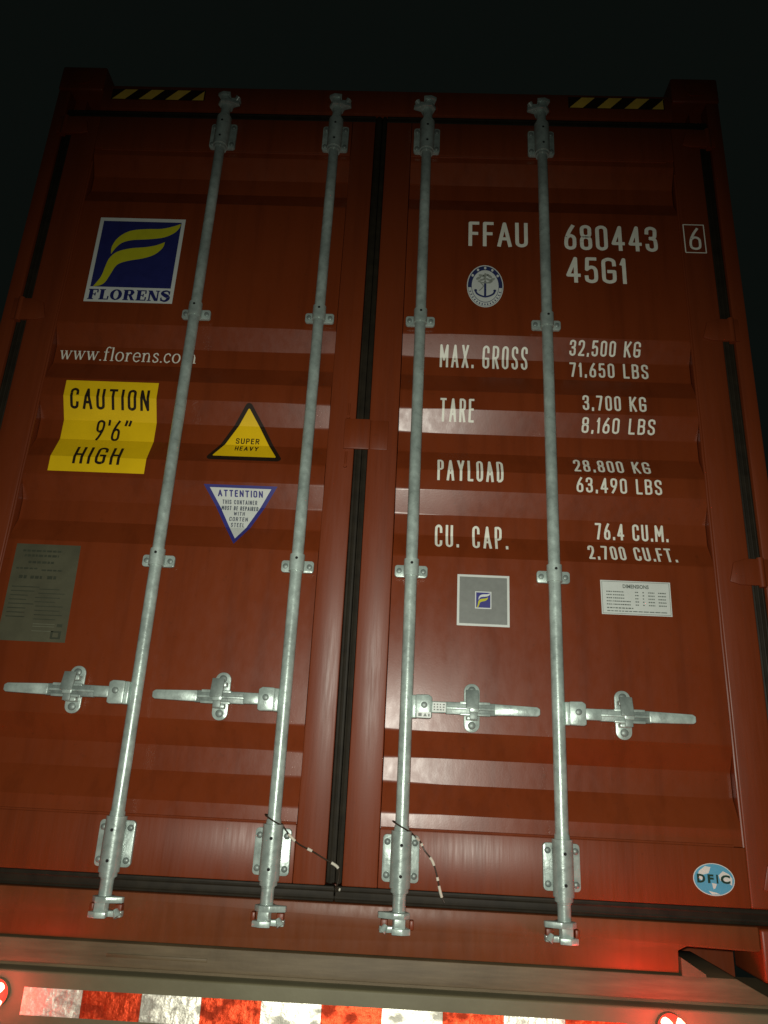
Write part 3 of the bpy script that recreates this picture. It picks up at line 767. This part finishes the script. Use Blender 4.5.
# dimensions sticker
d = Decal()
sheet(d, [(.7068, .9060), (.9040, .9060), (.9044, 1.0050), (.7063, 1.0050)])
for q in ([(.7105, .9095), (.9005, .9095)], [(.9005, .9095), (.9005, 1.0015)], [(.9005, 1.0015), (.7105, 1.0015)], [(.7105, 1.0015), (.7105, .9095)]): d.ribbon(q, .0012, 1)
sans(d, 'DIMENSIONS', .7694, .8431, .9830, .9945, 1, 2, .035)
for i in range(5):
    y_ = .9705-i*.0092
    for a_, b_ in ((.722, .738), (.7405, .772 if i < 3 else .790), (.803, .813), (.824, .829), (.840, .858), (.868, .890)):
        xa = a_
        while xa < b_:
            l_ = random.uniform(.003, .006); quad(d, xa, min(b_, xa+l_), y_, y_+.0034, 1, 2); xa += l_+.0012
xa = .722
while xa < .795: l_ = random.uniform(.004, .012); quad(d, xa, xa+l_, .9235, .9270, 1, 2); xa += l_+.002
xa = .722
while xa < .885: l_ = random.uniform(.006, .018); quad(d, xa, xa+l_, .9150, .9178, 1, 2); xa += l_+.002
d.build('dimensions_sticker', [STWHITE, GREYINK], door_r, 'white rectangular sticker with a grey table of figures')
# oval stickers
def ell(cx, cz, rx, rz, n=40, a0=0, a1=360, rot=0):
    out = []
    for k in range(n + (0 if a1-a0 == 360 else 1)):
        a = math.radians(a0+(a1-a0)*k/n); x, z = rx*math.cos(a), rz*math.sin(a)
        c, s = math.cos(rot), math.sin(rot); out.append((cx+x*c-z*s, cz+x*s+z*c))
    return out
d = Decal(); cx, cz = .9508, .2227
sheet(d, ell(cx, cz, .0515, .0372), 1); sheet(d, ell(cx, cz, .0495, .0355), 0, 1)
sheet(d, [(cx-.036, cz+.018), (cx-.020, cz+.030), (cx-.006, cz+.028), (cx-.012, cz+.014), (cx-.026, cz+.010), (cx-.030, cz-.004), (cx-.040, cz+.004)], 1, 2)
sheet(d, [(cx+.012, cz+.010), (cx+.024, cz+.020), (cx+.038, cz+.014), (cx+.046, cz+.004), (cx+.044, cz-.012), (cx+.030, cz-.004), (cx+.016, cz-.002)], 1, 2)
sheet(d, [(cx-.006, cz-.008), (cx+.006, cz-.010), (cx+.002, cz-.020), (cx-.003, cz-.022)], 1, 2)
sheet(d, [(cx-.016, cz-.026), (cx+.004, cz-.030), (cx+.012, cz-.0335), (cx-.008, cz-.034)], 1, 2)
for ch, xa, xb in (('D', -.0420, -.0215), ('F', -.0155, -.0005), ('I', .0060, .0105), ('C', .0165, .0405)): sans(d, ch, cx+xa, cx+xb, cz-.0088, cz+.0115, 2, 3, .05)
d.build('oval_sticker', [SKYB, STWHITE, DGREEN], door_r, 'sky blue oval sticker with dark green capitals')
d = Decal(); cx, cz = .3750, 2.0465; rx, rz = .0605, .0830
sheet(d, ell(cx, cz, rx, rz), 0); sheet(d, ell(cx, cz, rx*.95, rz*.955), 1, 1); 
lo = ell(cx, cz, rx*.93, rz*.94, 30, 185, 355); sheet(d, lo, 0, 2)
sheet(d, ell(cx, cz, rx*.76, rz*.78), 1, 3); sheet(d, ell(cx, cz, rx*.735, rz*.755), 0, 4)
for a in (35, 62, 90, 118, 145):
    c, s = math.cos(math.radians(a)), math.sin(math.radians(a))
    sheet(d, ell(cx+c*rx*.84, cz+s*rz*.86, .0042, .0055, 8), 0, 3)
for k in range(15):
    a = math.radians(198+k*10.2); c, s = math.cos(a), math.sin(a)
    sheet(d, ell(cx+c*rx*.85, cz+s*rz*.87, .0022, .0042, 6, 0, 360, a-math.pi/2), 1, 3)
d.ribbon([(cx, cz+.018), (cx, cz-.040)], .0075, 1, 5)                       # anchor shank
d.ribbon(smooth_path([(cx-.033, cz-.014), (cx-.026, cz-.032), (cx, cz-.043), (cx+.026, cz-.032), (cx+.033, cz-.014)]), .0065, 1, 5)
d.ribbon([(cx-.036, cz-.020), (cx-.027, cz-.017)], .006, 1, 5); d.ribbon([(cx+.036, cz-.020), (cx+.027, cz-.017)], .006, 1, 5)
d.ribbon(smooth_path([(cx-.020, cz-.020), (cx-.006, cz-.002), (cx-.014, cz+.010)]), .004, 2, 5)
for dx, dz, ra, rb, ro in ((-.022, .030, .010, .005, .6), (-.012, .040, .011, .005, -.3), (.002, .043, .010, .005, .2), (.015, .038, .010, .005, -.7), (.024, .026, .010, .005, .5), (-.010, .024, .010, .004, .3), (.009, .026, .009, .004, -.5), (-.001, .033, .008, .004, 1.2), (.017, .016, .009, .004, .4), (-.018, .016, .008, .003, -.5)):
    sheet(d, ell(cx+dx, cz+dz, ra, rb, 10, 0, 360, ro), 2, 5)
d.ribbon([(cx-.016, cz+.012), (cx+.018, cz+.012)], .005, 2, 5); d.ribbon([(cx, cz+.050), (cx, cz+.016)], .005, 2, 5)
d.build('oval_sticker', [STWHITE, plain('emblem_navy', (.03, .04, .13), .45), plain('emblem_grey', (.30, .33, .29), .5)], door_r, 'white oval emblem with navy ring and grey anchor')

# ================================================================ SEAL CABLES (hang on the lock rods)
def cable(name, pts, glints, label, frayed):
    root = Vector(pts[0])
    t = thing(name, label, 'seal cable', (root.x, root.y, root.z+BASE), 'wire seals hanging on the lock rods')
    loc = [Vector(p)-root for p in pts]
    path = [Vector((0, 0, 0))]*0
    n = len(loc)
    for i in range(n-1):
        p0, p1, p2, p3 = loc[max(i-1, 0)], loc[i], loc[i+1], loc[min(i+2, n-1)]
        for k in range(6):
            u = k/6
            path.append(0.5*((2*p1)+(p2-p0)*u+(2*p0-5*p1+4*p2-p3)*u*u+(3*p1-p0-3*p2+p3)*u**3))
    path.append(loc[-1])
    MB().tube(path, .0020, 8).build('wire', CABLE, t)
    for a, b in glints:  # short pale stretches that paint highlights onto the wire
        i0, i1 = int(a*(len(path)-1)), int(b*(len(path)-1))
        if i1 <= i0: i1 = i0+1
        MB().tube(path[i0:i1+1], .0036, 10).build('glint_bead', GLINT, t)
    return t
def ring(x, z, tilt, r=.0205, a0=200, a1=540, n=12):
    return [(x+r*math.cos(math.radians(a0+(a1-a0)*k/n)), YR+r*math.sin(math.radians(a0+(a1-a0)*k/n)), z+tilt*math.cos(math.radians(a0+(a1-a0)*k/n))) for k in range(n+1)]
cable('seal_cable', ring(-.1639, .309, -.012, r=.0235, a0=40, a1=395) + [(-.122, -.038, .278), (-.096, -.030, .256), (-.062, -.018, .240), (-.028, -.010, .222), (.002, -.006, .207), (.010, -.004, .192), (.008, -.004, .168), (.004, -.010, .158), (.016, -.012, .154)],
      [(.62, .655), (.70, .715), (.79, .83), (.985, 1.0)], 'thin brown wire seal reaching from the second lock rod to the door gap', False)
cable('seal_cable', ring(.1639, .309, -.012, r=.0235, a0=60, a1=400) + [(.198, -.034, .288), (.213, -.020, .274), (.224, -.022, .255), (.244, -.018, .232), (.256, -.016, .200), (.262, -.014, .176), (.270, -.012, .150), (.277, -.012, .138)],
      [(.66, .69), (.715, .73), (.79, .82), (.86, .875), (.90, .95)], 'short brown wire seal dangling below the third lock rod', False)

# ================================================================ THE TRAILER UNDER IT
tr = thing('truck_trailer', 'dusty grey trailer rear beam with red and white reflective tape and lit red lamps', 'trailer', (0, 0, 0))
def tz(mb, name, mats, **k): return mb.build(name, mats, tr, (0, 0, BASE), **k)
pb = [(-1.085, -.044), (-1.055, -.027), (-.981, .0), (-.910, .003), (-.8525, .042), (-.846, .008), (.846, .008), (.8525, .042), (.910, .003), (.981, .0), (1.055, -.027), (1.085, -.044)]
b1 = MB(); b1.prism([(-1.085, -.044), (-1.055, -.027), (-.981, .0085), (.981, .0085), (1.055, -.027), (1.085, -.044)], -.008, .30, bev=.0025)
b1.box(-.55, -.30, -.0115, -.0082, -.022, -.014, bev=.001)
for sx in (-1, 1):
    b1.prism([(sx*.8525, .0), (sx*.8525, .0468), (sx*.9096, .0136), (sx*.9098, .0)], -.0074, .030)
bol = tz(b1, 'bolster_beam', BOLST)
MB().box(-1.20, 1.20, .55, .61, -.14, .095).build('cross_member', RED, box_)
MB().box(-1.24, 1.24, .020, .28, -.0605, -.0445).build('spacer_bar', BOLST, tr, (0, 0, BASE))
b2 = MB(); b2.box(-1.245, 1.245, -.030, .10, -.330, -.0565, bev=.006, seg=3)
beam = tz(b2, 'rear_beam', BEAM)
tp = MB(); x = -.729; k = 0                                   # film of fine prisms: each row leans back a little
z0, z1, rows = -.148, -.0905, 16
while x < .70:
    for r_ in range(rows):
        za, zb = z0+(z1-z0)*r_/rows, z0+(z1-z0)*(r_+1)/rows
        dep = (zb-za)*math.tan(math.radians(13.0))
        n_ = 6; prev = None
        for i in range(n_+1):
            xx = x + .0004 + .1428*i/n_; wob = random.uniform(-.00012, .00012)
            cur = (tp.bm.verts.new((xx, -.0312-dep+wob, za)), tp.bm.verts.new((xx, -.0312+wob, zb-.00005)))
            if prev:
                f = tp.bm.faces.new((prev[0], cur[0], cur[1], prev[1])); f.material_index = k % 2
            prev = cur
    x += .1436; k += 1
for v in tp.bm.verts: pass
tp.build('reflective_tape', [TAPEW, TAPER], beam, smooth=0)
def lamp(x, z, glow):
    mb = MB(); mb.tube_y([(x, -.0305, z), (x, -.040, z), (x, -.042, z)], [.0315, .0310, .030], 28, 0)
    l = tz(mb, 'tail_lamp', BEAM)
    mb = MB(); mb.tube_y([(x, -.0425, z), (x, -.054, z), (x, -.066, z), (x, -.0725, z)], [.0300, .029, .024, .010], 28, 0)
    mb.build('lens', LENS, l)
    for dx in (-.0145, .0145):
        for dz in (.014, -.014):
            mb = MB(); mb.tube_y([(x+dx, -.054, z+dz), (x+dx, -.0750, z+dz), (x+dx, -.079, z+dz)], [.0115, .0105, .005], 12, 0)
            mb.build('led', LED, l)
    li = bpy.data.lights.new('tail_lamp_glow', 'POINT'); li.energy = glow; li.color = (1, .03, .015); li.shadow_soft_size = .045
    ob = bpy.data.objects.new('tail_lamp_glow', li); COL.objects.link(ob); ob.location = (x, -.118, z+.010+BASE)
lamp(.805, -.093, 2.2); lamp(-.792, -.104, 0.6)
